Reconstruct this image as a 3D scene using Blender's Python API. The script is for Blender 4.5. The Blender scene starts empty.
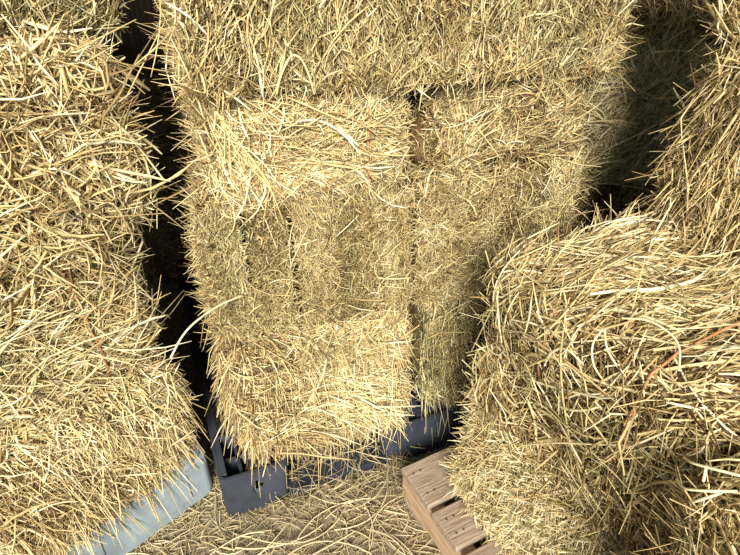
import bpy, bmesh, math, random
import numpy as np
from mathutils import Vector

scene = bpy.context.scene
C = scene.collection
RNG = np.random.default_rng(11)
random.seed(5)
D2R = math.pi / 180.0

# ------------------------------------------------------------------ materials
def new_mat(name):
    m = bpy.data.materials.new(name)
    m.use_nodes = True
    nt = m.node_tree
    b = nt.nodes['Principled BSDF']
    return m, nt, b

def ramp(nt, stops):
    r = nt.nodes.new('ShaderNodeValToRGB')
    e = r.color_ramp.elements
    while len(e) < len(stops):
        e.new(0.5)
    for k, (p, c) in enumerate(stops):
        e[k].position = p
        e[k].color = (c[0], c[1], c[2], 1)
    return r

def hay_material(name='dry_hay', stops=None):
    m, nt, b = new_mat(name)
    N, L = nt.nodes, nt.links
    a1 = N.new('ShaderNodeAttribute'); a1.attribute_name = 'tint'
    a2 = N.new('ShaderNodeAttribute'); a2.attribute_name = 'green'
    tc = N.new('ShaderNodeTexCoord')
    nz = N.new('ShaderNodeTexNoise'); nz.inputs['Scale'].default_value = 130
    nz.inputs['Detail'].default_value = 3
    L.new(tc.outputs['Object'], nz.inputs['Vector'])
    sub = N.new('ShaderNodeMath'); sub.operation = 'MULTIPLY_ADD'
    sub.inputs[1].default_value = 0.35; sub.inputs[2].default_value = -0.175
    L.new(nz.outputs['Fac'], sub.inputs[0])
    add = N.new('ShaderNodeMath'); add.operation = 'ADD'; add.use_clamp = True
    L.new(a1.outputs['Fac'], add.inputs[0]); L.new(sub.outputs[0], add.inputs[1])
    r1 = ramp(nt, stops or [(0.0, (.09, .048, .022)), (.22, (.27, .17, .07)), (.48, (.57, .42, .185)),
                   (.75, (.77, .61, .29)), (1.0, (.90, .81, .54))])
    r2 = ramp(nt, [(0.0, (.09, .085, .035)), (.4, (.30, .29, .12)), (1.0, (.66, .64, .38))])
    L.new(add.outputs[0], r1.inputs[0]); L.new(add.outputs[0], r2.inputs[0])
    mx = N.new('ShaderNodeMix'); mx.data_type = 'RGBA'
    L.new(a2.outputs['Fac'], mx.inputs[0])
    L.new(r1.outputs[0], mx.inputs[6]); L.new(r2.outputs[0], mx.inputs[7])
    L.new(mx.outputs[2], b.inputs['Base Color'])
    b.inputs['Roughness'].default_value = 0.5
    b.inputs['Specular IOR Level'].default_value = 0.35
    return m

def noisy_mat(name, c1, c2, scale, rough, bump=0.0, spec=0.4, stretch=None, detail=5, lo=.35, hi=.65):
    m, nt, b = new_mat(name)
    N, L = nt.nodes, nt.links
    tc = N.new('ShaderNodeTexCoord')
    mp = N.new('ShaderNodeMapping')
    if stretch: mp.inputs['Scale'].default_value = stretch
    nz = N.new('ShaderNodeTexNoise'); nz.inputs['Scale'].default_value = scale
    nz.inputs['Detail'].default_value = detail
    L.new(tc.outputs['Object'], mp.inputs['Vector']); L.new(mp.outputs[0], nz.inputs['Vector'])
    r = ramp(nt, [(lo, c1), (hi, c2)])
    L.new(nz.outputs['Fac'], r.inputs[0]); L.new(r.outputs[0], b.inputs['Base Color'])
    b.inputs['Roughness'].default_value = rough
    b.inputs['Specular IOR Level'].default_value = spec
    if bump:
        bp = N.new('ShaderNodeBump'); bp.inputs['Strength'].default_value = bump
        bp.inputs['Distance'].default_value = .004
        L.new(nz.outputs['Fac'], bp.inputs['Height']); L.new(bp.outputs[0], b.inputs['Normal'])
    return m

HAY = hay_material()
TWINE = noisy_mat('orange_twine', (.40, .165, .065), (.56, .27, .125), 300, .7)
BLACK = noisy_mat('black_plastic', (.022, .026, .036), (.048, .056, .078), 9, .42, .05, .5)
GREY = noisy_mat('grey_plastic', (.20, .25, .28), (.34, .41, .44), 7, .32, .05, .5, (1, 1, .6))
TRAMPLED = hay_material('trampled_straw', [(0.0, (.09, .065, .038)), (.25, (.24, .175, .095)), (.55, (.47, .365, .20)), (1.0, (.70, .59, .38))])
WOOD_TOP = noisy_mat('weathered_wood', (.23, .165, .11), (.40, .32, .24), 14, .8, .5, .2, (14, 1, 6))
WOOD_SIDE = noisy_mat('sawn_wood', (.36, .235, .135), (.52, .37, .235), 14, .75, .4, .2, (1.2, 8, 8))
IRON = noisy_mat('dark_iron', (.05, .045, .04), (.11, .09, .08), 60, .5)
FLOOR = noisy_mat('dusty_ground', (.17, .135, .09), (.34, .28, .195), 55, .95, .4, .1, None, 9)
PLANK = noisy_mat('barn_boards', (.018, .013, .009), (.045, .033, .023), 9, .9, .6, .1, (9, 1, .6))  # near-black boards: the shade behind the stacks put into the colour
ROOF = noisy_mat('roof_boards', (.06, .045, .03), (.12, .09, .06), 8, .9, .5, .1, (1, 9, 1))

# ------------------------------------------------------------------ helpers
def obj(name, me, m, parent=None):
    o = bpy.data.objects.new(name, me)
    C.objects.link(o)
    if m is not None and len(me.materials) == 0:
        me.materials.append(m)
    if parent: o.parent = parent
    return o

def tag(o, label=None, cat=None, group=None, kind=None):
    if label: o['label'] = label
    if cat: o['category'] = cat
    if group: o['group'] = group
    if kind: o['kind'] = kind
    return o

def empty(name, loc, rz, label, cat, group=None):
    o = bpy.data.objects.new(name, None); C.objects.link(o)
    o.empty_display_size = .1
    o.location = loc; o.rotation_euler = (0, 0, rz)
    return tag(o, label, cat, group)

def bm_obj(name, bm, m, parent=None, smooth=False):
    bmesh.ops.recalc_face_normals(bm, faces=bm.faces)
    me = bpy.data.meshes.new(name)
    bm.to_mesh(me); bm.free()
    for p in me.polygons: p.use_smooth = smooth
    return obj(name, me, m, parent)

def add_box(bm, x0, x1, y0, y1, z0, z1, bev=0.0, seg=2):
    v = [bm.verts.new(p) for p in ((x0,y0,z0),(x1,y0,z0),(x1,y1,z0),(x0,y1,z0),
                                   (x0,y0,z1),(x1,y0,z1),(x1,y1,z1),(x0,y1,z1))]
    fs = [bm.faces.new([v[i] for i in q]) for q in ((3,2,1,0),(4,5,6,7),(0,1,5,4),(1,2,6,5),(2,3,7,6),(3,0,4,7))]
    if bev:
        es = list({e for f in fs for e in f.edges})
        bmesh.ops.bevel(bm, geom=es, offset=bev, segments=seg, profile=.6, affect='EDGES')

def box_obj(name, b, m, parent=None, bev=0.0):
    bm = bmesh.new(); add_box(bm, *b, bev=bev)
    return bm_obj(name, bm, m, parent)

class Acc:
    """collects vertices and faces of strands and cores in numpy"""
    def __init__(self):
        self.v, self.q, self.t, self.g, self.n = [], [], [], [], 0
    def add(self, v, q, t, g):
        self.v.append(v); self.q.append(q + self.n); self.t.append(t); self.g.append(g)
        self.n += len(v)
    def mesh(self, name):
        v = np.concatenate(self.v).astype(np.float32)
        q = np.concatenate(self.q).astype(np.int32)
        me = bpy.data.meshes.new(name)
        me.vertices.add(len(v)); me.vertices.foreach_set('co', v.ravel())
        me.loops.add(q.size); me.loops.foreach_set('vertex_index', q.ravel())
        me.polygons.add(len(q))
        me.polygons.foreach_set('loop_start', np.arange(0, q.size, 4, dtype=np.int32))
        me.update(calc_edges=True)
        a = me.attributes.new('tint', 'FLOAT', 'POINT')
        a.data.foreach_set('value', np.concatenate(self.t).astype(np.float32))
        a = me.attributes.new('green', 'FLOAT', 'POINT')
        a.data.foreach_set('value', np.concatenate(self.g).astype(np.float32))
        return me

def tubes(acc, P, w, tint, green):
    """P: (n, k, 3) centre lines; w: (n,) widths -> three sided stalks, flattened a little"""
    n, k, _ = P.shape
    T = np.gradient(P, axis=1)
    T /= np.linalg.norm(T, axis=2, keepdims=True) + 1e-9
    R = RNG.normal(size=(n, 1, 3))
    A = np.cross(T, np.broadcast_to(R, T.shape)); A /= np.linalg.norm(A, axis=2, keepdims=True) + 1e-9
    B = np.cross(T, A)
    prof = np.ones(k); prof[-1] = .45; prof[0] = .7
    r = (w[:, None] * .5 * prof[None, :])[..., None]
    ring = [P + A * r, P - A * r * .55 + B * r * .75, P - A * r * .55 - B * r * .75]
    V = np.stack(ring, axis=2).reshape(-1, 3)
    base = (np.arange(n) * k * 3)[:, None, None]
    s = (np.arange(k - 1) * 3)[None, :, None]
    j = np.arange(3)[None, None, :]; j2 = (j + 1) % 3
    Q = np.stack([base + s + j, base + s + j2, base + s + 3 + j2, base + s + 3 + j], axis=-1).reshape(-1, 4)
    acc.add(V, Q, np.repeat(tint, k * 3), np.repeat(green, k * 3))

FACES = {'front': (np.array([0., -1, 0]), np.array([1., 0, 0]), np.array([0., 0, 1])),
         'back':  (np.array([0., 1, 0]),  np.array([1., 0, 0]), np.array([0., 0, 1])),
         'left':  (np.array([-1., 0, 0]), np.array([0., 1, 0]), np.array([0., 0, 1])),
         'right': (np.array([1., 0, 0]),  np.array([0., 1, 0]), np.array([0., 0, 1])),
         'top':   (np.array([0., 0, 1]),  np.array([1., 0, 0]), np.array([0., 1, 0])),
         'bottom':(np.array([0., 0, -1]), np.array([1., 0, 0]), np.array([0., 1, 0]))}

class Block:
    """rounded lumpy box of hay in its bale's own coordinates"""
    def __init__(self, x0, x1, y0, y1, z0, z1, r=.04, lump=.012, seed=0):
        self.c = np.array([(x0+x1)/2, (y0+y1)/2, (z0+z1)/2])
        self.h = np.array([(x1-x0)/2, (y1-y0)/2, (z1-z0)/2])
        self.r = min(r, self.h.min() * .9); self.lump = lump
        self.keep = (-9., 9.)
        g = np.random.default_rng(seed + 77)
        self.k = g.normal(size=(7, 3)) * np.array([9, 13, 16, 22, 28, 36, 45])[:, None]
        self.ph = g.uniform(0, 6.28, 7)
        self.am = np.array([1, .8, .7, .5, .4, .3, .25]) / 2.2
    def noise(self, p):
        return (np.sin(p @ self.k.T + self.ph) * self.am).sum(-1) * self.lump
    def surf(self, p):
        """closest rounded surface point and normal; p in bale coords"""
        l = p - self.c
        q = np.clip(l, -(self.h - self.r), self.h - self.r)
        d = l - q
        m = np.linalg.norm(d, axis=-1, keepdims=True)
        n = d / np.maximum(m, 1e-6)
        s = q + n * self.r
        s = s + n * self.noise(s)[..., None]
        return s + self.c, n, (m[..., 0] > 1e-5)
    def core(self, acc, inset=.012, tint=.16, green=.1, res=.022):  # core tinted darker than its stalks: shadow between straws put into the colour
        for fn, (n, tu, tv) in FACES.items():
            hu, hv = abs(tu @ self.h), abs(tv @ self.h)
            nu, nv = max(3, int(2*hu/res)), max(3, int(2*hv/res))
            u = np.linspace(-hu, hu, nu+1); v = np.linspace(-hv, hv, nv+1)
            U, V = np.meshgrid(u, v, indexing='ij')
            p = self.c + n * abs(n @ self.h) + U[..., None]*tu + V[..., None]*tv
            s, nn, _ = self.surf(p.reshape(-1, 3))
            s = s - nn * inset
            i = np.arange(nu)[:, None] * (nv+1) + np.arange(nv)[None, :]
            Q = np.stack([i, i+nv+1, i+nv+2, i+1], -1).reshape(-1, 4)
            if np.dot(np.cross(tu, tv), n) < 0: Q = Q[:, ::-1]
            acc.add(s, Q, np.full(len(s), tint), np.full(len(s), green))
    def strew(self, acc, face, n, L=.08, W=.003, ang=0., spread=.5, tilt=.15, bend=.25, k=4, cling=.8,
              lift=(-.012, .012), tint=.55, tvar=.24, green=.1, gvar=.15, droop=.0, over=.0, sub=None, Lvar=.45, patch=.12,
              fan=None, clump=.45):
        """stalks lying along a face at angle ang (radians from its tu) or, with tilt large, standing out of it"""
        nrm, tu, tv = FACES[face]
        hu, hv, hn = abs(tu @ self.h), abs(tv @ self.h), abs(nrm @ self.h)
        n = int(n * QUAL)
        a, b, c, d = sub or (-1, 1, -1, 1)
        uu = RNG.uniform(a - over*(a == -1), b + over*(b == 1), n); vv = RNG.uniform(c - over*(c == -1), d + over*(d == 1), n)
        u = uu * hu; v = vv * hv
        p = self.c + nrm*hn + u[:, None]*tu + v[:, None]*tv
        s, nn, _ = self.surf(p)
        # clumps: the direction varies smoothly over the face, as in matted hay
        f = np.sin(s @ self.k[2] * .8 + 1.) + np.sin(s @ self.k[3] * .8 + 2.) + .7*np.sin(s @ self.k[5] + 3.)
        th = ang + spread * (clump * f + RNG.normal(size=n))
        if fan: th = th + fan(uu, vv)
        dirn = np.cos(th)[:, None]*tu + np.sin(th)[:, None]*tv
        dirn = dirn - (dirn*nn).sum(-1, keepdims=True)*nn*(cling > 0)
        dirn = dirn + nn * (tilt * np.abs(RNG.normal(size=n)))[:, None]
        dirn /= np.linalg.norm(dirn, axis=-1, keepdims=True) + 1e-9
        ln = L * np.exp(RNG.normal(size=n) * Lvar); ln = np.clip(ln, L*.3, L*3)
        t = np.linspace(0, 1, k)
        stand = tilt > .8
        tt = t if stand else t - .5
        bv = np.cross(nn, dirn) * (RNG.normal(size=n)*bend)[:, None] + nn * (RNG.normal(size=n)*bend*.25)[:, None]
        P = s[:, None, :] + dirn[:, None, :]*(ln[:, None]*tt[None, :])[..., None] \
            + bv[:, None, :]*(ln[:, None]*((2*(t-.5))**2 - .3)[None, :] * (.5))[..., None]
        if stand:
            off = RNG.uniform(lift[0], lift[1], n)
            P = P + nn[:, None, :]*off[:, None, None]
        else:
            off = RNG.uniform(lift[0], lift[1], n)
            S, NN, ok = self.surf(P.reshape(-1, 3))
            S = S.reshape(P.shape); NN = NN.reshape(P.shape); ok = ok.reshape(P.shape[:2])
            ends = (np.abs(RNG.normal(size=n))*tilt)[:, None]*ln[:, None]*np.clip(t[None, :]*1.6-.6, 0, 1)**1.5
            S = S + NN*(off[:, None] + ends)[..., None]
            w = np.clip(RNG.normal(cling, .25, n), 0, 1)[:, None, None] * ok[..., None]
            P = P*(1-w) + S*w
            P = P + (1-w)*nn[:, None, :]*off[:, None, None]
        if droop:
            P[..., 2] -= droop * (ln[:, None] * (t[None, :] if stand else np.abs(tt)[None, :]*1.4))**2 / max(L, .02)
        good = (P[..., 0].min(1) > self.keep[0]) & (P[..., 0].max(1) < self.keep[1])
        P = P[good]; s = s[good]; n = len(P)
        if n == 0: return
        wd = W * np.exp(RNG.normal(size=n)*.35)
        pt = np.sin(s @ self.k[0] * 1.3) + np.sin(s @ self.k[1] * 1.2 + 2) + np.sin(s @ self.k[4] + 4)
        ti = np.clip(tint + pt*patch*.5 + RNG.normal(size=n)*tvar, 0, 1)
        gr = np.clip(green + np.clip(np.sin(s @ self.k[1] + .5) + np.sin(s @ self.k[2] + 1), 0, 2)*gvar*.7 + RNG.normal(size=n)*gvar, 0, 1)
        tubes(acc, P, wd, ti, gr)
    def stalk(self, face, u, v, L, ang, bend=.3, lift=.012, k=9, rise=.0):
        """centre line of one long stalk clinging to a face"""
        nrm, tu, tv = FACES[face]
        t = np.linspace(-.5, .5, k)
        p0 = self.c + nrm*abs(nrm @ self.h) + u*abs(tu @ self.h)*tu + v*abs(tv @ self.h)*tv
        d = math.cos(ang)*tu + math.sin(ang)*tv
        e = -math.sin(ang)*tu + math.cos(ang)*tv
        P = p0 + d*(L*t)[:, None] + e*(L*bend*(4*t*t-.5)*.5)[:, None]
        S, NN, ok = self.surf(P)
        P = np.where(ok[:, None], S, P) + nrm*(lift + rise*L*np.clip(t+.1, 0, 1)**2)[:, None]
        return P

QUAL = 1.0
BALES = {}

def bale(key, corner, yaw, w, d, z0, z1, label, group, r=.04, lump=.012, seed=0, flakes=0, core_tint=.16, core_green=.1, anchor='left', fr=.02, keep=None):
    """corner: floor point under the front left (or right) edge; front faces local -y"""
    e = Vector((math.cos(yaw), math.sin(yaw))); inn = Vector((-math.sin(yaw), math.cos(yaw)))
    cx = Vector(corner) + e*(w/2 if anchor == 'left' else -w/2) + inn*(d/2)
    root = empty('hay_bale', (cx.x, cx.y, z0), yaw, label, 'hay bale', group)
    h = z1 - z0
    B = {'root': root, 'block': Block(-w/2, w/2, -d/2, d/2, 0, h, r, lump, seed), 'h': h, 'w': w, 'd': d,
         'body': Acc(), 'loose': Acc(), 'flakes': []}
    if keep: B['block'].keep = (-w/2-keep[0], w/2+keep[1])
    if flakes:
        g = np.random.default_rng(seed + 5)
        cuts = np.linspace(-w/2, w/2, flakes+1); cuts[1:-1] += g.normal(size=flakes-1)*.010
        for i in range(flakes):
            dy = g.normal()*(.011 if fr > .02 else .006)
            fb = Block(cuts[i], cuts[i+1]-.001, -d/2+dy, d/2+dy*.3, .0+abs(g.normal())*.004, h-abs(g.normal())*.006, fr, lump*.7, seed*31+i)
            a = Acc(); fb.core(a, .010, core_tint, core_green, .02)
            B['flakes'].append((fb, a))
    else:
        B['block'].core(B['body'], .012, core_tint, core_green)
    BALES[key] = B
    return B

def put(B, face, n, **kw):
    """stalks pressed into the bale (they belong to its body or to its flakes)"""
    kw['tint'] = kw.get('tint', .55) - .08  # pressed-in stalks tinted down too, deepening the shadow under the loose ones
    kw.setdefault('tvar', .27)
    if B['flakes'] and face in ('front', 'top', 'back'):
        tot = B['w']
        for fb, a in B['flakes']:
            fb.strew(a, face, n * 2*fb.h[0]/tot, **kw)
    elif B['flakes']:
        fb, a = B['flakes'][0 if face == 'left' else -1]
        fb.strew(a, face, n, **kw)
    else:
        B['block'].strew(B['body'], face, n, **kw)

def loose(B, face, n, **kw):
    B['block'].strew(B['loose'], face, n, **kw)

def one_tube(name, P, r, m, parent, tint=.7, green=0.1, sides=6):
    k = len(P)
    P = np.asarray(P); T = np.gradient(P, axis=0); T /= np.linalg.norm(T, axis=1, keepdims=True)
    A = np.cross(T, np.array([.31, .52, .79])); A /= np.linalg.norm(A, axis=1, keepdims=True); Bv = np.cross(T, A)
    V = np.concatenate([P[:, None, :] + r*(math.cos(2*math.pi*j/sides)*A + math.sin(2*math.pi*j/sides)*Bv)[:, None, :] for j in range(sides)], 1).reshape(-1, 3)
    Q = np.array([[i*sides+j, i*sides+(j+1) % sides, (i+1)*sides+(j+1) % sides, (i+1)*sides+j] for i in range(k-1) for j in range(sides)])
    a = Acc(); a.add(V, Q, np.full(len(V), tint), np.full(len(V), green))
    return obj(name, a.mesh(name), m, parent)

def smooth_path(P, n=24):
    P = np.asarray(P, float); k = len(P)
    Pp = np.vstack([2*P[0]-P[1], P, 2*P[-1]-P[-2]])
    out = []
    for i in range(k-1):
        a, b, c, d = Pp[i:i+4]
        for t in np.linspace(0, 1, n//(k-1)+1)[:-1]:
            out.append(.5*((2*b)+(-a+c)*t+(2*a-5*b+4*c-d)*t*t+(-a+3*b-3*c+d)*t**3))
    out.append(P[-1])
    return np.array(out)

def twine(B, x, jit=.004, sunk=.0, ring=True):
    """baling twine round the bale in a plane across its width, biting a little into the hay"""
    b = B['block']; h, d = b.h[2], b.h[1]
    pts = []
    per = [(0, -d, -h), (0, -d, h), (0, d, h), (0, d, -h), (0, -d, -h)]
    for i in range(4):
        for t in np.linspace(0, 1, 22)[:-1]:
            pts.append(np.array(per[i])*(1-t) + np.array(per[i+1])*t)
    pts = np.array(pts + [per[4]]) + b.c; pts[:, 0] = x
    S, N, ok = b.surf(pts)
    g = np.random.default_rng(int(abs(x)*1e4)+3)
    S = S + N*(.008 - sunk + g.normal(size=len(S))[:, None]*.003)
    S[:, 0] = x + np.cumsum(g.normal(size=len(S)))*jit*.35
    S[-1] = S[0]
    return one_tube('baling_twine', S, .0021, TWINE, B['root'])

def long_stalks(B, specs, group=None):
    for face, u, v, L, ang, bend, rise, tint in specs:
        P = B['block'].stalk(face, u, v, L, ang, bend, .014, 10, rise)
        one_tube('long_stalk', P, random.uniform(.0012, .0019), HAY, B['root'], tint, random.uniform(0, .2), 5)

def shaped_stalks(B, paths, tint=.92, r=.0021):
    """single conspicuous stalks of their own shape, in the bale's own coordinates (x, y, z)"""
    for P in paths:
        one_tube('long_stalk', smooth_path([(x, y, z) for x, y, z in P], 20), r, HAY, B['root'], tint, .03, 5)

def finish(B):
    if B['flakes']:
        for fb, a in B['flakes']:
            obj('hay_flake', a.mesh('hay_flake'), HAY, B['root'])
        if B['body'].n: obj('compressed_hay', B['body'].mesh('compressed_hay'), HAY, B['root'])
    else:
        obj('compressed_hay', B['body'].mesh('compressed_hay'), HAY, B['root'])
    if B['loose'].n:
        o = obj('loose_stalks', B['loose'].mesh('loose_stalks'), HAY, B['root']); o['kind'] = 'stuff'

def along(p, yaw, s, back=0.):
    return (p[0] + math.cos(yaw)*s - math.sin(yaw)*back, p[1] + math.sin(yaw)*s + math.cos(yaw)*back)

PI = math.pi
# ------------------------------------------------------------------ centre stack
YC = 18*D2R
PC = (-.325, .945)
GC, GL, GR, GB = 'bales of the middle stack', 'bales of the left stack', 'bales of the right stack', 'bales behind the stacks'

B = bale('c1a', along(PC, YC, .018, -.005), YC, .437, .9, .165, .548,
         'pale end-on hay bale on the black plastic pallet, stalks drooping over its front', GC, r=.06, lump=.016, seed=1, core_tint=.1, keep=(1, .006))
put(B, 'front', 5200, L=.05, W=.0026, ang=0, spread=.9, tilt=.25, tint=.52, green=.12, clump=.35)
put(B, 'front', 5000, L=.026, W=.0022, ang=-PI/2, spread=.9, tilt=1.4, cling=0, bend=.5, tint=.60, green=.08, lift=(-.02, .0), droop=.5)
put(B, 'left', 5000, L=.026, W=.0022, ang=0, spread=1.5, tilt=1.3, cling=0, bend=.5, tint=.56, green=.03, lift=(-.02, .0), droop=.5, sub=(-1, 0, -1, 1))
put(B, 'right', 900, L=.02, W=.0024, ang=0, spread=1., tilt=.3, sub=(-1, 0, -1, 1), lift=(-.014, .0))
put(B, 'bottom', 500, L=.03, W=.0026, ang=-PI/2, spread=.7, tilt=.3, sub=(-1, 1, -1, -.6))
loose(B, 'front', 420, L=.10, W=.0030, ang=-.15, spread=.5, tilt=.25, cling=.7, tint=.76, lift=(.0, .022), k=6, sub=(-.6, .85, -.8, .1), fan=lambda u, v: -.5*u*(v < .1), clump=.3)
loose(B, 'front', 60, L=.06, W=.0027, ang=-PI/2+.1, spread=.5, tilt=.35, cling=.5, tint=.76, lift=(.0, .012), k=5, sub=(-1, 1, -1, -.6))
loose(B, 'front', 200, L=.08, W=.0027, ang=.25, spread=.8, tilt=.2, tint=.62, lift=(0, .016), k=6, sub=(-1, 1, -.3, 1))

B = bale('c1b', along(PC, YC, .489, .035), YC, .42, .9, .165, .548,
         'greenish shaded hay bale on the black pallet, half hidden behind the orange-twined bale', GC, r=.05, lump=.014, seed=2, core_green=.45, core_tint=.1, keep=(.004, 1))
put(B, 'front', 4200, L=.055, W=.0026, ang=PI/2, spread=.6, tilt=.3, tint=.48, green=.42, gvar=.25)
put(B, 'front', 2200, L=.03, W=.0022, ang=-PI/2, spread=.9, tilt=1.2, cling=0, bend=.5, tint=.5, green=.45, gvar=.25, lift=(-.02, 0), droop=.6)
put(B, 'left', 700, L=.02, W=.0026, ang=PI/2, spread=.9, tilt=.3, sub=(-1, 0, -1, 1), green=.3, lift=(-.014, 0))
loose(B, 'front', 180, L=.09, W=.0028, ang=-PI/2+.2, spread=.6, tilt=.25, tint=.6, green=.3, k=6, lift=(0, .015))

B = bale('c2', along(PC, YC, .008, -.012), YC, .825, .46, .55, .858,
         'tightly packed lengthwise hay bale of finely chopped flakes, second up in the middle stack', GC, flakes=9, seed=3, lump=.012, core_tint=.12, fr=.018)
put(B, 'front', 21000, L=.0145, W=.0018, ang=PI/2, spread=1.2, tilt=1.5, cling=0, bend=.5, k=3, tint=.57, tvar=.25, green=.27, lift=(-.012, .002), patch=.16)
put(B, 'front', 8000, L=.028, W=.0018, ang=PI/2, spread=.6, tilt=.25, k=3, tint=.57, tvar=.25, green=.27, lift=(-.008, .008), patch=.16, clump=.25)
put(B, 'left', 4200, L=.024, W=.002, ang=0, spread=1.5, tilt=1.1, cling=0, bend=.5, k=4, tint=.5, green=.1, lift=(-.016, .002), sub=(-1, .2, -1, 1))
put(B, 'right', 4200, L=.026, W=.002, ang=0, spread=1.5, tilt=1.0, cling=0, bend=.5, k=4, tint=.42, green=.06, lift=(-.016, .002), sub=(-1, .6, -1, 1))
put(B, 'top', 1200, L=.06, W=.0026, ang=0, spread=1.5, tilt=.3, sub=(-1, 1, -1, -.4))
loose(B, 'front', 220, L=.06, W=.0022, ang=PI/2, spread=.9, tilt=.2, tint=.68, k=5, lift=(0, .012), clump=.3)
loose(B, 'left', 50, L=.07, W=.0026, ang=2.6, spread=.7, tilt=.5, cling=.3, tint=.5, k=6, sub=(-1, 0, -1, 1))
loose(B, 'right', 160, L=.07, W=.0026, ang=2.6, spread=.9, tilt=.5, cling=.5, tint=.42, k=6, sub=(-1, .3, -1, 1))

shaped_stalks(B, [[(-.361, -.245, .120), (-.403, -.28, .131), (-.447, -.32, .133), (-.478, -.34, .118), (-.506, -.35, .081)]], .95, .0020)

B = bale('c3a', along(PC, YC, .042, -.004), YC, .380, .9, .86, 1.052,
         'end-on hay bale with two faded twines, third up in the middle, left of the slit', GC, r=.05, lump=.016, seed=4, core_tint=.1, keep=(1, .006))
put(B, 'front', 4200, L=.04, W=.0024, sub=(-1, .93, -1, 1), ang=0, spread=.9, tilt=.25, tint=.55, green=.1, clump=.3)
put(B, 'front', 3000, L=.022, W=.0021, ang=-PI/2, spread=1.2, tilt=1.2, cling=0, bend=.5, tint=.54, green=.1, lift=(-.018, 0), sub=(-1, .95, -1, 1))
put(B, 'left', 2200, L=.035, W=.0024, ang=2.7, spread=.9, tilt=.5, tint=.48, sub=(-1, .1, -1, 1))
put(B, 'right', 800, L=.02, W=.0022, ang=0, spread=1., tilt=.3, sub=(-1, 0, -1, 1), lift=(-.014, .0))
put(B, 'top', 900, L=.05, W=.0026, ang=0, spread=1.2, tilt=.3, sub=(-1, 1, -1, -.6))
loose(B, 'front', 240, L=.09, W=.0029, sub=(-1, .7, -1, 1), ang=0, spread=.6, tilt=.18, tint=.70, k=7, lift=(0, .02), clump=.3, bend=.4, fan=lambda u, v: -1.0*(u < -.45)*(-u))
loose(B, 'front', 110, L=.12, W=.0028, ang=-1.1, spread=.3, tilt=.2, tint=.7, k=7, lift=(0.004, .02), sub=(-1, -.45, -1, 1), bend=.6)
loose(B, 'front', 90, L=.07, W=.0027, ang=-PI/2, spread=.7, tilt=.3, cling=.5, tint=.68, k=5, lift=(0, .014), sub=(-1, 1, -1, -.5), over=.05)
twine(B, -.075, .004, -.005); twine(B, .105, .005, -.006)

B = bale('c3b', along(PC, YC, .456, .014), YC, .345, .9, .86, 1.052,
         'slant-stalked hay bale right of the dark slit, third up in the middle stack', GC, r=.055, lump=.018, seed=5, core_tint=.1, keep=(.004, 1))
put(B, 'front', 4200, L=.04, W=.0023, sub=(-.88, 1, -1, 1), ang=1.1, spread=.7, tilt=.25, tint=.48, green=.14, gvar=.2)
put(B, 'front', 2600, L=.022, W=.002, ang=-PI/2, spread=1.2, tilt=1.2, cling=0, bend=.5, tint=.52, green=.12, lift=(-.018, 0))
put(B, 'right', 2600, L=.04, W=.0024, ang=2.2, spread=.9, tilt=.5, tint=.40, sub=(-1, .3, -1, 1))
put(B, 'left', 700, L=.02, W=.0022, ang=0, spread=1., tilt=.3, sub=(-1, 0, -1, 1), lift=(-.014, .0))
loose(B, 'front', 220, L=.08, W=.0026, sub=(-.6, 1, -1, 1), ang=1.0, spread=.7, tilt=.2, tint=.66, k=6, lift=(0, .018), clump=.3)
loose(B, 'front', 130, L=.085, W=.0024, ang=.3, spread=.5, tilt=.25, tint=.36, k=7, lift=(0, .02), sub=(.1, 1, -.8, .8), bend=.7)

B = bale('c4', along(PC, YC, .026, -.022), YC, .825, .46, 1.055, 1.40,
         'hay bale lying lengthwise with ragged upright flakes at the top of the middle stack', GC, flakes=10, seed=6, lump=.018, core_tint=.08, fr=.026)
put(B, 'front', 9000, L=.038, W=.0024, ang=PI/2, spread=.45, tilt=.4, k=4, tint=.54, tvar=.26, green=.27, gvar=.2, lift=(-.016, .014), sub=(-1, 1, -1, .5), clump=.3)
put(B, 'front', 5000, L=.022, W=.0021, ang=-PI/2, spread=1.1, tilt=1.3, cling=0, bend=.5, k=3, tint=.6, tvar=.25, green=.15, lift=(-.016, .0), sub=(-1, 1, -1, .5))
put(B, 'left', 2600, L=.03, W=.0024, ang=2.4, spread=1.2, tilt=.6, tint=.5, lift=(-.016, .0), sub=(-1, .3, -1, .6))
put(B, 'right', 2600, L=.04, W=.0024, ang=2.4, spread=1.2, tilt=.5, tint=.5, sub=(-1, .6, -1, .6))
put(B, 'bottom', 900, L=.04, W=.0024, ang=-PI/2, spread=.8, tilt=.4, sub=(-1, 1, -1, -.6))
loose(B, 'front', 820, L=.08, W=.0028, ang=PI/2, spread=.33, tilt=.2, tint=.74, green=.1, k=6, lift=(0, .022), sub=(-1, 1, -1, .6), clump=.3, bend=.4)
loose(B, 'front', 200, L=.06, W=.0026, ang=-PI/2, spread=.6, tilt=.3, cling=.4, tint=.72, k=5, lift=(0, .016), sub=(-1, 1, -1, -.6), over=.02)
loose(B, 'right', 110, L=.10, W=.0028, ang=-1.2, spread=.4, tilt=.3, cling=.5, tint=.66, k=6, sub=(-1, .2, -1, .6))
loose(B, 'left', 45, L=.08, W=.0028, ang=-1.2, spread=.5, tilt=.4, cling=.4, tint=.62, k=6, sub=(-1, .2, -1, .6))

shaped_stalks(B, [[(-.272, -.235, .006), (-.264, -.255, .042), (-.247, -.262, .070), (-.231, -.26, .063), (-.219, -.255, .037), (-.207, -.235, .001)]], .85, .0018)

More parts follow.
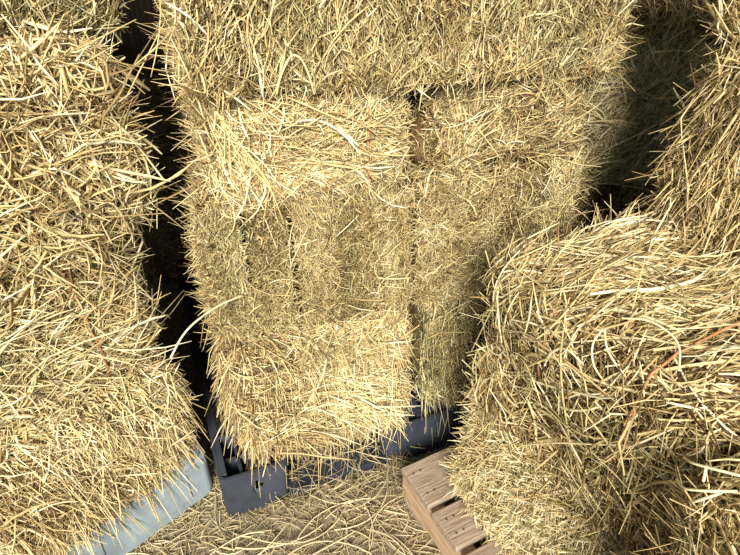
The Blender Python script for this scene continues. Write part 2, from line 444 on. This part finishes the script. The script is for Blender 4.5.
# ------------------------------------------------------------------ left stack
YL = 48*D2R
B = bale('l1', (-.440, .978), YL, .9, .46, .165, .495,
         'loose-faced hay bale resting on the grey plastic pallet, lowest of the left stack', GL, r=.075, lump=.018, seed=11, anchor='right', core_tint=.08)
put(B, 'front', 7000, L=.042, W=.0028, ang=-.7, spread=1.3, tilt=.35, tint=.58, clump=.25, sub=(-.1, 1, -1, 1))
put(B, 'front', 6000, L=.030, W=.0025, ang=-PI/2+.5, spread=.9, tilt=1.2, cling=0, bend=.5, tint=.68, green=.06, lift=(-.02, 0), droop=.4, sub=(.0, 1, -.92, 1))
put(B, 'right', 2600, L=.028, W=.0025, ang=0, spread=1.5, tilt=1.0, cling=0, bend=.5, tint=.6, green=.08, lift=(-.02, -.004), droop=.6, sub=(-1, .6, -1, 1))
put(B, 'top', 2600, L=.05, W=.0027, ang=0, spread=1.3, tilt=.35, tint=.55, sub=(-.1, 1, -1, .5))
put(B, 'bottom', 700, L=.04, W=.0027, ang=-PI/2, spread=.7, tilt=.6, sub=(-.1, 1, -1, -.5))
loose(B, 'front', 700, L=.07, W=.003, ang=-.8, spread=1.1, tilt=.3, cling=.7, tint=.72, k=6, lift=(0, .022), sub=(-.05, 1, -1, 1), clump=.25, bend=.6)
loose(B, 'front', 90, L=.045, W=.0029, ang=-PI/2+.4, spread=.5, tilt=.5, cling=.3, tint=.76, k=5, lift=(0, .014), sub=(-.05, 1, -1, -.75), over=.03, droop=.5)
long_stalks(B, [('front', .55, .1, .24, -.9, .5, .1, .85), ('front', .75, .3, .20, -1.0, -.3, .1, .8), ('front', .35, .5, .26, .2, .5, .08, .8),
                ('front', .5, -.4, .22, .3, -.4, .1, .75), ('front', .7, -.5, .18, -1.2, .4, .1, .85)])

B = bale('l2', (-.488, .988), YL, .46, .9, .497, .79,
         'hay bale with thin twine down its front, second up in the left stack', GL, r=.055, lump=.016, seed=12, anchor='right', core_tint=.08)
put(B, 'front', 5200, L=.055, W=.003, ang=.15, spread=1.0, tilt=.25, tint=.57, clump=.25)
put(B, 'front', 4200, L=.03, W=.0025, ang=.3, spread=1.2, tilt=1.1, cling=0, bend=.5, tint=.64, green=.08, lift=(-.02, 0))
put(B, 'right', 2200, L=.026, W=.0025, ang=0, spread=1.5, tilt=1.0, cling=0, bend=.5, tint=.58, green=.1, lift=(-.02, -.004), sub=(-1, .3, -1, 1))
put(B, 'top', 1400, L=.05, W=.0027, ang=0, spread=1.3, tilt=.35, sub=(-1, 1, -1, -.3))
put(B, 'bottom', 700, L=.05, W=.0027, ang=0, spread=1.3, tilt=.35, sub=(-1, 1, -1, -.5))
loose(B, 'front', 480, L=.11, W=.0034, ang=.25, spread=.75, tilt=.22, tint=.72, k=7, lift=(0, .024), clump=.3, bend=.4)
loose(B, 'right', 30, L=.07, W=.003, ang=2.5, spread=.8, tilt=.6, cling=.3, tint=.7, k=6, sub=(-1, -.3, -1, 1))
twine(B, .115, .006, -.017)
long_stalks(B, [('front', .0, .4, .26, .5, .4, .05, .85), ('front', -.3, -.2, .30, -.3, -.3, .05, .8), ('front', .3, -.5, .24, .7, .5, .05, .8)])

B = bale('l3', (-.432, 1.0), YL, .9, .46, .792, 1.135,
         'big shaggy pale hay bale bulging out in the upper left, above the twine-tied one', GL, r=.065, lump=.022, seed=13, anchor='right', core_tint=.08)
put(B, 'front', 6600, L=.052, W=.0036, ang=.6, spread=1.5, tilt=.35, tint=.58, green=.06, sub=(-.05, 1, -1, 1), clump=.2)
put(B, 'front', 4200, L=.032, W=.0027, ang=0, spread=1.8, tilt=1.1, cling=0, bend=.5, tint=.66, green=.05, lift=(-.02, 0), sub=(-.05, 1, -1, 1))
put(B, 'right', 2200, L=.028, W=.0026, ang=0, spread=1.5, tilt=1.0, cling=0, bend=.5, tint=.62, green=.06, lift=(-.02, -.004), sub=(-1, .3, -1, 1))
put(B, 'top', 2600, L=.06, W=.003, ang=.5, spread=1.3, tilt=.3, tint=.55, sub=(-.05, 1, -1, .2))
put(B, 'bottom', 700, L=.05, W=.0027, ang=0, spread=1.3, tilt=.35, sub=(-.05, 1, -1, -.5))
loose(B, 'front', 760, L=.10, W=.0041, ang=-.6, spread=1.3, tilt=.25, tint=.72, k=7, lift=(0, .028), bend=.6, sub=(0, 1, -1, 1), clump=.25)
loose(B, 'right', 30, L=.08, W=.0032, ang=2.5, spread=.8, tilt=.7, cling=.2, tint=.74, k=6, sub=(-1, -.4, -1, 1))
long_stalks(B, [('front', .45, .3, .26, -.8, .5, .05, .85), ('front', .7, .1, .24, -.7, -.4, .1, .85), ('front', .3, -.2, .28, .6, .4, .05, .8),
                ('front', .6, -.4, .22, 1.2, -.4, .05, .8), ('front', .8, .4, .2, -1.1, .5, .1, .9)])

shaped_stalks(B, [[(.31, -.238, .241), (.362, -.25, .251), (.408, -.25, .228), (.443, -.25, .179), (.481, -.25, .10)],
                  [(.432, -.235, .04), (.435, -.245, .10), (.425, -.25, .142), (.368, -.252, .211), (.299, -.25, .203), (.234, -.24, .187)],
                  [(.25, -.245, .329), (.268, -.25, .322), (.284, -.245, .312)]], .85, .0021)

B = bale('l4', (-.445, 1.09), YL, .46, .9, 1.138, 1.49,
         'duller hay bale set back on top of the left stack at the upper left corner', GL, r=.05, lump=.018, seed=14, anchor='right', core_green=.3)
put(B, 'front', 6000, L=.055, W=.003, ang=1.2, spread=.8, tilt=.3, tint=.48, green=.25, gvar=.25, sub=(-1, 1, -1, .3))
put(B, 'front', 1500, L=.03, W=.0025, ang=0, spread=1.5, tilt=1.1, cling=0, bend=.5, tint=.5, green=.2, lift=(-.02, 0), sub=(-1, 1, -1, .3))
put(B, 'right', 1500, L=.035, W=.0026, ang=PI/2, spread=1., tilt=.6, tint=.5, green=.15, lift=(-.02, 0), sub=(-1, .3, -1, .5))
loose(B, 'front', 320, L=.11, W=.0033, ang=1.1, spread=.8, tilt=.2, tint=.66, green=.1, k=6, lift=(0, .02), sub=(-1, 1, -1, .4))
loose(B, 'right', 40, L=.08, W=.003, ang=1.8, spread=.6, tilt=.5, cling=.3, tint=.66, k=6, sub=(-1, -.2, -1, .4))

# ------------------------------------------------------------------ right stack
YR = -61*D2R
B = bale('r1', (.212, .912), -64*D2R, .52, .9, .135, .465,
         'hay bale with finely chopped face on the wooden pallet, lowest on the right', GR, r=.04, lump=.014, seed=21, core_tint=.12)
put(B, 'front', 15000, L=.02, W=.0022, ang=PI/2, spread=1.5, tilt=1.3, cling=0, bend=.6, k=4, tint=.88, tvar=.25, green=.12, gvar=.2, lift=(-.018, .0))
put(B, 'front', 4000, L=.03, W=.0022, ang=0, spread=1.5, tilt=.3, k=4, tint=.74, green=.16, lift=(-.012, .006))
put(B, 'left', 5000, L=.024, W=.0024, ang=0, spread=1.5, tilt=1.1, cling=0, bend=.5, tint=.55, green=.12, lift=(-.02, 0), sub=(-1, .3, -1, 1))
put(B, 'top', 4200, L=.06, W=.0027, ang=.3, spread=1., tilt=.3, tint=.5, sub=(-1, 1, -1, -.2))
loose(B, 'front', 140, L=.06, W=.0027, ang=.2, spread=1.2, tilt=.25, tint=.72, k=5, lift=(0, .012))
loose(B, 'top', 240, L=.12, W=.003, ang=-.1, spread=.8, tilt=.2, tint=.5, k=6, lift=(0, .02), sub=(-1, 1, -1, -.4))
loose(B, 'left', 50, L=.06, W=.0026, ang=-1.5, spread=.8, tilt=.5, cling=.4, tint=.6, k=5, sub=(-1, -.3, -1, 1))

B = bale('r2', (.222, .876), YR, .47, .9, .467, .80,
         'large hay bale of long loose stalks bound with bright orange twine, right foreground', GR, r=.06, lump=.02, seed=22, core_tint=.08)
put(B, 'front', 5200, L=.055, W=.0031, ang=.55, spread=.8, tilt=.3, tint=.43, green=.06, gvar=.2, clump=.35)
put(B, 'front', 2400, L=.04, W=.0028, ang=-.9, spread=.8, tilt=.9, cling=0, bend=.4, tint=.5, green=.15, lift=(-.02, 0), sub=(.3, 1, -1, 1))
put(B, 'left', 5200, L=.05, W=.0028, ang=0, spread=1.1, tilt=.4, tint=.55, green=.1, sub=(-1, .3, -1, 1))
put(B, 'top', 9500, L=.06, W=.0031, ang=1.0, spread=.55, tilt=.28, tint=.45, green=.06, gvar=.2, sub=(-1, 1, -1, .5), clump=.35)
put(B, 'right', 1200, L=.05, W=.003, ang=0, spread=1., tilt=.4, tint=.5, sub=(-1, -.2, -1, 1))
put(B, 'bottom', 700, L=.05, W=.0027, ang=0, spread=1., tilt=.35, sub=(-1, 1, -1, -.5))
loose(B, 'front', 340, L=.11, W=.0035, ang=.55, spread=.7, tilt=.13, tint=.74, k=8, lift=(0, .028), bend=.45, clump=.3)
loose(B, 'top', 460, L=.13, W=.0036, ang=1.0, spread=.4, tilt=.1, tint=.76, k=8, lift=(0, .026), bend=.35, sub=(-1, 1, -1, .4), clump=.3)
loose(B, 'left', 130, L=.08, W=.0032, ang=2.9, spread=.9, tilt=.35, cling=.7, tint=.72, k=7, sub=(-1, 0, -1, 1))
twine(B, -.075, .004, -.006); twine(B, .115, .003, -.019)
long_stalks(B, [('front', -.2, .5, .20, -1.2, .7, .12, .92), ('front', -.05, .5, .16, -.9, -.6, .12, .92), ('front', -.3, -.1, .26, .6, .2, .1, .85),
                ('front', .0, -.7, .3, .75, .1, .05, .85), ('top', -.5, -.8, .26, .9, .15, .03, .95), ('top', .2, -.7, .30, .8, .2, .03, .9),
                ('top', .5, -.5, .24, .6, -.2, .05, .95), ('top', -.1, -.3, .26, 1.0, .1, .03, .92), ('top', .8, -.6, .28, 1.1, .2, .04, .9),
                ('front', .1, -.3, .2, -.8, .5, .1, .85), ('front', -.6, -.8, .3, .62, .1, .08, .9)])

shaped_stalks(B, [[(.028, -.472, .35), (.026, -.482, .325), (.035, -.482, .295), (.055, -.478, .277), (.077, -.470, .265)],
                  [(.031, -.472, .352), (.048, -.482, .335), (.066, -.480, .318), (.082, -.470, .300)],
                  [(.032, -.440, .360), (.062, -.43, .372), (.092, -.425, .370), (.115, -.43, .362), (.135, -.45, .345)],
                  [(-.063, -.470, .243), (-.029, -.482, .258), (-.005, -.482, .263), (.019, -.48, .257), (.034, -.470, .251)],
                  [(-.07, -.470, .012), (.008, -.488, .105), (.076, -.488, .169), (.134, -.47, .214)],
                  [(.081, -.470, .120), (.109, -.486, .183), (.137, -.486, .231), (.163, -.468, .275)],
                  [(-.125, -.319, .345), (-.141, -.211, .352), (-.123, -.137, .35), (-.094, -.076, .345)],
                  [(-.039, -.368, .342), (-.047, -.313, .352), (-.058, -.254, .345)]], .88, .0015)

B = bale('r3', (.562, .985), -55*D2R, .46, .46, .803, 1.13,
         'coarse-stalked hay bale at the right edge, set back on the orange-twined bale', GR, r=.05, lump=.02, seed=23, core_tint=.08)
put(B, 'front', 5000, L=.045, W=.003, ang=.9, spread=1.0, tilt=.3, tint=.5, green=.14, gvar=.22, clump=.3)
put(B, 'front', 4000, L=.035, W=.003, ang=-PI/2, spread=.9, tilt=1.0, cling=0, bend=.4, tint=.58, green=.1, lift=(-.02, 0), droop=.4)
put(B, 'left', 4600, L=.035, W=.0028, ang=0, spread=1.2, tilt=.5, tint=.5, green=.14, sub=(-1, .8, -1, 1))
put(B, 'top', 1800, L=.06, W=.003, ang=.5, spread=1., tilt=.3, sub=(-1, 1, -1, .6))
loose(B, 'front', 260, L=.08, W=.0034, ang=.8, spread=.8, tilt=.3, cling=.7, bend=.5, tint=.7, k=6, lift=(0, .02), clump=.3)
loose(B, 'left', 60, L=.06, W=.003, ang=2.9, spread=.9, tilt=.4, cling=.7, bend=.6, tint=.64, k=6, sub=(-1, .5, -1, 1))
long_stalks(B, [('front', -.5, .5, .25, .5, .3, .05, .85), ('front', -.2, -.4, .2, -1.1, .3, .1, .9), ('front', -.6, -.6, .22, .7, .3, .1, .85)])

B = bale('r4', (.555, 1.0), -55*D2R, .46, .46, 1.133, 1.47,
         'pale hay bale at the upper right corner, on the coarse-stalked bale', GR, r=.05, lump=.018, seed=24)
put(B, 'front', 3600, L=.045, W=.0028, ang=.9, spread=1., tilt=.4, tint=.55, green=.1, sub=(-1, 1, -1, .3))
put(B, 'left', 3000, L=.035, W=.0027, ang=0, spread=1.3, tilt=.4, tint=.52, green=.1, sub=(-1, .8, -1, .5))
put(B, 'bottom', 600, L=.05, W=.0027, ang=0, spread=1., tilt=.35)
loose(B, 'front', 160, L=.10, W=.003, ang=.8, spread=.9, tilt=.3, tint=.66, k=6, lift=(0, .02), sub=(-1, 1, -1, .4))
loose(B, 'left', 60, L=.08, W=.003, ang=-.6, spread=.9, tilt=.4, cling=.6, tint=.64, k=6, sub=(-1, .5, -1, .4))

B = bale('r5', (.372, .432), YR, .46, .9, .455, .775,
         'nearest hay bale in the bottom right corner, bleached stalks across its top', GR, r=.045, lump=.015, seed=25)
put(B, 'front', 5200, L=.04, W=.0026, ang=.8, spread=1., tilt=.4, tint=.55, green=.1, sub=(-1, .2, -1, 1))
put(B, 'front', 2200, L=.028, W=.0024, ang=0, spread=1.5, tilt=1.2, cling=0, bend=.5, tint=.58, lift=(-.02, 0), sub=(-1, .2, -1, 1))
put(B, 'left', 2600, L=.04, W=.0028, ang=0, spread=1., tilt=.4, tint=.5, sub=(-1, .2, -1, 1))
put(B, 'top', 3200, L=.055, W=.0028, ang=.6, spread=.8, tilt=.25, tint=.55, sub=(-1, .4, -1, .4))
loose(B, 'top', 110, L=.10, W=.0034, ang=.75, spread=.4, tilt=.15, tint=.82, k=6, lift=(0, .02), sub=(-1, .4, -1, 0), over=.02)
loose(B, 'front', 110, L=.09, W=.003, ang=.55, spread=.7, tilt=.3, tint=.7, k=6, lift=(0, .015), sub=(-1, .2, -1, 1))

shaped_stalks(B, [[(-.240, -.455, .326), (-.225, -.468, .340), (-.205, -.468, .352), (-.18, -.46, .362)], [(-.238, -.455, .29), (-.222, -.47, .302), (-.204, -.47, .318), (-.18, -.455, .335)],
                  [(-.215, -.455, .278), (-.205, -.468, .298), (-.19, -.46, .325)], [(-.214, -.462, .346), (-.208, -.468, .328)]], .92, .0017)

B = bale('r6', (.417, .425), YR, .46, .9, .135, .453,
         'hay bale underneath the nearest corner bale at the bottom right', GR, r=.045, lump=.012, seed=26)
put(B, 'front', 3000, L=.045, W=.0028, ang=.8, spread=1.2, tilt=.5, tint=.5)
put(B, 'left', 1200, L=.045, W=.0028, ang=.8, spread=1.2, tilt=.5, tint=.5, sub=(-1, 0, -1, 1))

# ------------------------------------------------------------------ bales in the shade behind
YB = 10*D2R
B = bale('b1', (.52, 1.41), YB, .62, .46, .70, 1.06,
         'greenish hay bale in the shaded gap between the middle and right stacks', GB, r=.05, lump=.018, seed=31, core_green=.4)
put(B, 'front', 7000, L=.05, W=.0029, ang=1.0, spread=.7, tilt=.3, tint=.75, green=.35, gvar=.3)  # stalks tinted paler, standing in for light the gap lacks
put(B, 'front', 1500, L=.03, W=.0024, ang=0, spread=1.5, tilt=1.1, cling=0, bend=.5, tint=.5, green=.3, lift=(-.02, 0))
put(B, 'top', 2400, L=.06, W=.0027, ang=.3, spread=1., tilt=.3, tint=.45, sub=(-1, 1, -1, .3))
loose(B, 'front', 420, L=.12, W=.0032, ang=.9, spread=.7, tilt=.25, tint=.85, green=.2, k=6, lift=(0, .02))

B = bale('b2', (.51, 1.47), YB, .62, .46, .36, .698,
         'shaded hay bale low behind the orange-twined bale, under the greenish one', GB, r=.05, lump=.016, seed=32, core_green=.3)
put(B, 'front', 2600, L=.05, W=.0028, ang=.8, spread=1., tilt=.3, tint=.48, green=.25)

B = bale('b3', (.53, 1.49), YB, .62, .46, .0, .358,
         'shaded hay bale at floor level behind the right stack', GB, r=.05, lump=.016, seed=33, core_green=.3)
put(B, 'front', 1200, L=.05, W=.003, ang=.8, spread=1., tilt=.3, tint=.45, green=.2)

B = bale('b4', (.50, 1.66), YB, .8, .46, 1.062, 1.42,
         'hay bale tinted dark for the deep shade at the top right, over the greenish one', GB, r=.05, lump=.018, seed=34, core_tint=.1)
put(B, 'front', 3600, L=.06, W=.0028, ang=-.5, spread=.9, tilt=.3, tint=.3, green=.05)  # dark tint carries the deep shade of this recess
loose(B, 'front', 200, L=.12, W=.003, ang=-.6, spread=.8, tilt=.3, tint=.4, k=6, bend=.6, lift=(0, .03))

B = bale('b5', (-1.2, 1.96), YB, .9, .46, .0, .45,  # added behind the left gap to cover lit floor and keep it dark
         'added dim hay bale on the floor, closing the dark gap between left and middle stacks', GB, r=.05, lump=.018, seed=35, core_tint=.1)
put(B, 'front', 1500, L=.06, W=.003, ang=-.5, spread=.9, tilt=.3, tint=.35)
B = bale('b6', (-1.2, 1.97), YB, .9, .46, .453, .90,  # second added bale, covering the lit floor higher up in the gap
         'added dim hay bale closing the left dark gap, upper of the two there', GB, r=.05, lump=.018, seed=36, core_tint=.1)
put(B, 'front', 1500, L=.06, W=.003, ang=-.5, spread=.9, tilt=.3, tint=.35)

for B in BALES.values():
    finish(B)

# ------------------------------------------------------------------ black plastic pallet
YP = 22*D2R
def pallet_root(name, corner, yaw, w, d, label):
    e = Vector((math.cos(yaw), math.sin(yaw))); inn = Vector((-math.sin(yaw), math.cos(yaw)))
    c = Vector(corner) + e*(w/2) + inn*(d/2)
    return empty(name, (c.x, c.y, 0), yaw, label, 'pallet')

bp = pallet_root('plastic_pallet', (-.370, .896), YP, 1.12, 1.0, 'black plastic pallet with hollow feet under the middle stack')
W2, D2 = .56, .5
def foot(x0, x1, y0, y1, hole):
    """hollow tub with thick walls, rounded outside corners and, where wanted, a worn hole in its front"""
    bm = bmesh.new()
    z0, z1, t = 0.0, .148, .008
    rr, n = .022, 5
    def outline(o):
        pts = []
        for cx, cy, a0 in ((x1-rr, y0+rr, -90), (x1-rr, y1-rr, 0), (x0+rr, y1-rr, 90), (x0+rr, y0+rr, 180)):
            for k in range(n+1):
                a = math.radians(a0 + 90*k/n)
                pts.append((cx + (rr-o)*math.cos(a), cy + (rr-o)*math.sin(a)))
        return pts
    po, pi_ = outline(0), outline(t)
    taper = .006
    def ring(p, z, s):
        cx, cy = (x0+x1)/2, (y0+y1)/2
        return [bm.verts.new((cx+(x-cx)*s, cy+(y-cy)*s, z)) for x, y in p]
    s0 = .965
    ro0, ro1, ri1, ri0 = ring(po, z0, s0), ring(po, z1, 1), ring(pi_, z1, 1), ring(pi_, z0+.008, s0)
    m = len(po)
    front = 4*(n+1)-1        # last segment: from (x0+rr, y0) to (x1-rr, y0)
    for k in range(m):
        j = (k+1) % m
        if not (hole and k == front):
            bm.faces.new((ro0[k], ro0[j], ro1[j], ro1[k]))
        bm.faces.new((ro1[k], ro1[j], ri1[j], ri1[k]))
        if not (hole and k == front):
            bm.faces.new((ri1[k], ri1[j], ri0[j], ri0[k]))
    bm.faces.new(ri0); bm.faces.new(ro0[::-1])
    if hole:
        cx, cz = (x0+x1)/2 + .004, .086
        shape = [(-.017,-.012),(-.008,-.020),(.008,-.016),(.016,-.004),(.013,.012),(.004,.013),(.001,.026),(-.005,.026),(-.005,.012),(-.012,.004)]
        def panel(a, b, c, d):
            hv = []
            # front wall runs from a (left low) b (right low) c (right high) d (left high)
            for sx, sz in shape:
                u = (cx+sx - a.co.x)/(b.co.x-a.co.x); w = (cz+sz-z0)/(z1-z0)
                p = (a.co*(1-u)+b.co*u)*(1-w) + (d.co*(1-u)+c.co*u)*w
                hv.append(bm.verts.new(p))
            bm.faces.new((a, b, hv[2], hv[1], hv[0])); bm.faces.new((b, c, hv[5], hv[4], hv[3], hv[2]))
            bm.faces.new((c, d, hv[7], hv[6], hv[5])); bm.faces.new((d, a, hv[0], hv[9], hv[8], hv[7]))
            return hv
        k, j = front, 0
        h1 = panel(ro0[k], ro0[j], ro1[j], ro1[k]); h2 = panel(ri0[k], ri0[j], ri1[j], ri1[k])
        for q in range(len(h1)):
            r_ = (q+1) % len(h1)
            bm.faces.new((h1[q], h1[r_], h2[r_], h2[q]))
    # ribs inside the tub
    for q in range(1, 3):
        x = x0 + (x1-x0)*q/3
        add_box(bm, x-.004, x+.004, y0+.012, y1-.012, .01, .128)
    add_box(bm, x0+.012, x1-.012, (y0+y1)/2-.004, (y0+y1)/2+.004, .01, .128)
    return bm_obj('foot', bm, BLACK, bp)
xs = [(-W2, -W2+.175), (-.115, .115), (W2-.175, W2)]
ys = [(-D2, -D2+.16), (-.08, .08), (D2-.16, D2)]
for iy, (a, b) in enumerate(ys):
    for ix, (x0, x1) in enumerate(xs):
        foot(x0, x1, a, b, ix == 0 and iy == 0)
bm = bmesh.new()
for y in (-D2+.155, -.17, 0-.07, .07, .17, D2-.155): add_box(bm, -W2+.01, W2-.01, y-.014, y+.014, .112, .148, .003)
for x in (-W2+.012, -W2+.09, -.33, -.22, -.115, 0, .115, .22, .33, W2-.09, W2-.012): add_box(bm, x-.011, x+.011, -D2+.02, D2-.02, .110, .147, .003)
for y in (-D2+.012, D2-.012): add_box(bm, -W2+.165, W2-.165, y-.010+.03*(1 if y < 0 else -1), y+.012+.03*(1 if y < 0 else -1), .116, .148, .004)
bm_obj('deck_grid', bm, BLACK, bp)
for y0, y1 in ((-D2+.004, -D2+.10), (-.05, .05), (D2-.12, D2-.03)):
    box_obj('runner', (-W2+.17, -.11, y0, y1, .004, .03), BLACK, bp, .004)
    box_obj('runner', (.11, W2-.17, y0, y1, .004, .03), BLACK, bp, .004)

# ------------------------------------------------------------------ grey plastic pallet
gp = pallet_root('plastic_pallet', (-.42-.997*math.cos(YL), .988-.997*math.sin(YL)), YL, 1.0, 1.0, 'light grey solid-sided plastic pallet under the left stack')
def prism(pts, z0, z1, bev=.006):
    bm = bmesh.new()
    a = [bm.verts.new((x, y, z0)) for x, y in pts]; b = [bm.verts.new((x, y, z1)) for x, y in pts]
    n = len(pts)
    bm.faces.new(a[::-1]); bm.faces.new(b)
    for i in range(n):
        bm.faces.new((a[i], a[(i+1) % n], b[(i+1) % n], b[i]))
    bmesh.ops.recalc_face_normals(bm, faces=bm.faces)
    if bev: bmesh.ops.bevel(bm, geom=list(bm.edges), offset=bev, segments=3, profile=.6, affect='EDGES')
    return bm
ch = .045
oct_ = lambda s: [(-s+ch, -s), (s-ch*.35, -s), (s, -s+ch*.35), (s, s-ch), (s-ch, s), (-s+ch, s), (-s, s-ch), (-s, -s+ch)]
bm_obj('side_skirt', prism(oct_(.50), .0, .148, .010), GREY, gp, True)
bm_obj('deck_plate', prism(oct_(.492), .146, .163, .006), GREY, gp, True)
for x0, x1 in ((-.40, -.12), (-.06, .20), (.27, .43)):
    box_obj('raised_panel', (x0, x1, -.5035, -.498, .035, .125), GREY, gp, .003)

# ------------------------------------------------------------------ wooden pallet
YW = -62*D2R
wp = pallet_root('wooden_pallet', (.080, .955), YW, 1.0, 1.0, 'weathered wooden pallet with nailed boards under the right stack')
# local x runs along the side seen in the photo, local y is the length of the deck boards
bx = -.5
k = 0
for wd in (.125, .10, .10, .125, .10, .10, .10, .10):
    jx = random.uniform(-.003, .003)
    b = box_obj('deck_board', (bx, bx+wd, -.5+random.uniform(-.004, .004), .5, .108, .130), WOOD_TOP, wp, .003)
    for yy in (-.482, -.462, 0, .48):
        for xx in ((bx+.03, bx+wd-.03)):
            bm = bmesh.new()
            bmesh.ops.create_cone(bm, cap_ends=True, segments=10, radius1=.0030, radius2=.0026, depth=.002)
            bmesh.ops.translate(bm, verts=bm.verts, vec=(xx, yy, .1305))
            bm_obj('nail', bm, IRON, b)
    bx += wd + .0205
for y0 in (-.495, -.02, .455):
    bm = bmesh.new(); add_box(bm, -.5, .49, y0, y0+.04, .020, .1085, .002)
    bm_obj('stringer', bm, WOOD_SIDE, wp)
for x0 in (-.49, -.06, .38):
    box_obj('bottom_board', (x0, x0+.10, -.495, .495, .0, .0205), WOOD_TOP, wp, .002)

# ------------------------------------------------------------------ floor litter
acc = Acc()
def litter(n, L, W, x0, x1, y0, y1, h, tint, k=5, bend=.12):
    c = np.stack([RNG.uniform(x0, x1, n), RNG.uniform(y0, y1, n), np.zeros(n)], 1)
    th = RNG.uniform(0, 2*PI, n) * .5 + RNG.normal(.5, .6, n)
    d = np.stack([np.cos(th), np.sin(th), np.zeros(n)], 1); e = np.stack([-np.sin(th), np.cos(th), np.zeros(n)], 1)
    ln = L*np.exp(RNG.normal(size=n)*.4); t = np.linspace(-.5, .5, k)
    P = c[:, None, :] + d[:, None, :]*(ln[:, None]*t)[..., None] + e[:, None, :]*((RNG.normal(size=n)*bend*ln)[:, None]*(4*t*t-.5))[..., None]
    P[..., 2] = RNG.uniform(.002, h, n)[:, None] + (RNG.normal(size=n)*.05*ln)[:, None]*t
    P[..., 2] = np.maximum(P[..., 2], .0015)
    tubes(acc, P, W*np.exp(RNG.normal(size=n)*.3), np.clip(RNG.normal(tint, .16, n), 0, 1), np.clip(RNG.normal(.12, .12, n), 0, 1))
litter(6200, .030, .0023, -.75, .75, .35, 1.12, .006, .50, 4)
litter(1900, .075, .0030, -.75, .7, .35, 1.10, .012, .68, 6)
litter(260, .10, .0026, -.25, .12, .92, 1.2, .06, .5, 6)
o = obj('straw_litter', acc.mesh('straw_litter'), TRAMPLED)
tag(o, 'trampled straw and chaff scattered over the floor between the pallets', 'straw', None, 'stuff')
SPOT = [(-.16, .86, .26, .45, .5), (-.10, .90, .24, .6, -.4), (.0, .93, .22, .9, .5), (-.22, .83, .22, .3, .3), (-.02, .83, .2, 1.3, .5), (.03, .88, .2, 1.1, -.4),
        (-.12, .80, .24, .2, -.5), (-.28, .80, .2, .7, .3), (.06, .80, .18, 2.2, .4), (-.06, .96, .2, .2, .4), (-.34, .82, .16, .5, -.3), (.1, .76, .2, 1.9, .3)]
for x, y, L, a, bd in SPOT:
    t = np.linspace(-.5, .5, 10)
    P = np.stack([math.cos(a)*L*t - math.sin(a)*L*bd*(4*t*t-.5)*.5, math.sin(a)*L*t + math.cos(a)*L*bd*(4*t*t-.5)*.5, .011+.006*np.sin(5*t+x*20)], 1)
    o = one_tube('straw_stalk', P, .0016, TRAMPLED, None, random.uniform(.7, .95), .03, 5)
    o.location = (x, y, .004)
    tag(o, 'long dry straw stalk lying loose on the littered floor between the pallets', 'straw', 'long stalks on the floor')

# ------------------------------------------------------------------ the barn round the stacks (open behind the camera)
def structure(name, b, m):
    o = box_obj(name, b, m); o['kind'] = 'structure'; return o
structure('floor', (-3.2, 3.2, -4.0, 2.9, -.1, 0), FLOOR)
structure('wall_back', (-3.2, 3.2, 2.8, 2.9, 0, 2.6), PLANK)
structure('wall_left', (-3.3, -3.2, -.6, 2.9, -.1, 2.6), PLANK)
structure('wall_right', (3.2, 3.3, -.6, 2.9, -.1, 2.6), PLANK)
structure('sun_block_ceiling', (-3.3, 3.3, -.6, 2.9, 2.6, 2.7), ROOF)  # unseen, added and set low to stop sun passing over the stacks

# ------------------------------------------------------------------ light
w = bpy.data.worlds.new('sky'); scene.world = w; w.use_nodes = True
bg = w.node_tree.nodes['Background']
bg.inputs['Color'].default_value = (.80, .90, 1.0, 1); bg.inputs['Strength'].default_value = .65
sl = bpy.data.lights.new('sun', 'SUN'); sl.energy = 6.5; sl.angle = 22*D2R; sl.color = (1, .95, .86)
so = bpy.data.objects.new('sun', sl); C.objects.link(so)
src = Vector((.0, -.80, .48))
so.rotation_euler = (-src).to_track_quat('-Z', 'Y').to_euler()
so.location = src * 5

cam = bpy.data.cameras.new('camera'); co = bpy.data.objects.new('camera', cam); C.objects.link(co)
cam.sensor_width = 36; cam.lens = 36*560/740
cam.clip_start = .02
co.location = (0, 0, 1.30); co.rotation_euler = ((90-32)*D2R, 0, 0)
scene.camera = co
scene.view_settings.view_transform = 'Standard'
scene.view_settings.look = 'None'
scene.view_settings.gamma = 1
scene.view_settings.use_curve_mapping = False
scene.view_settings.exposure = 0.30
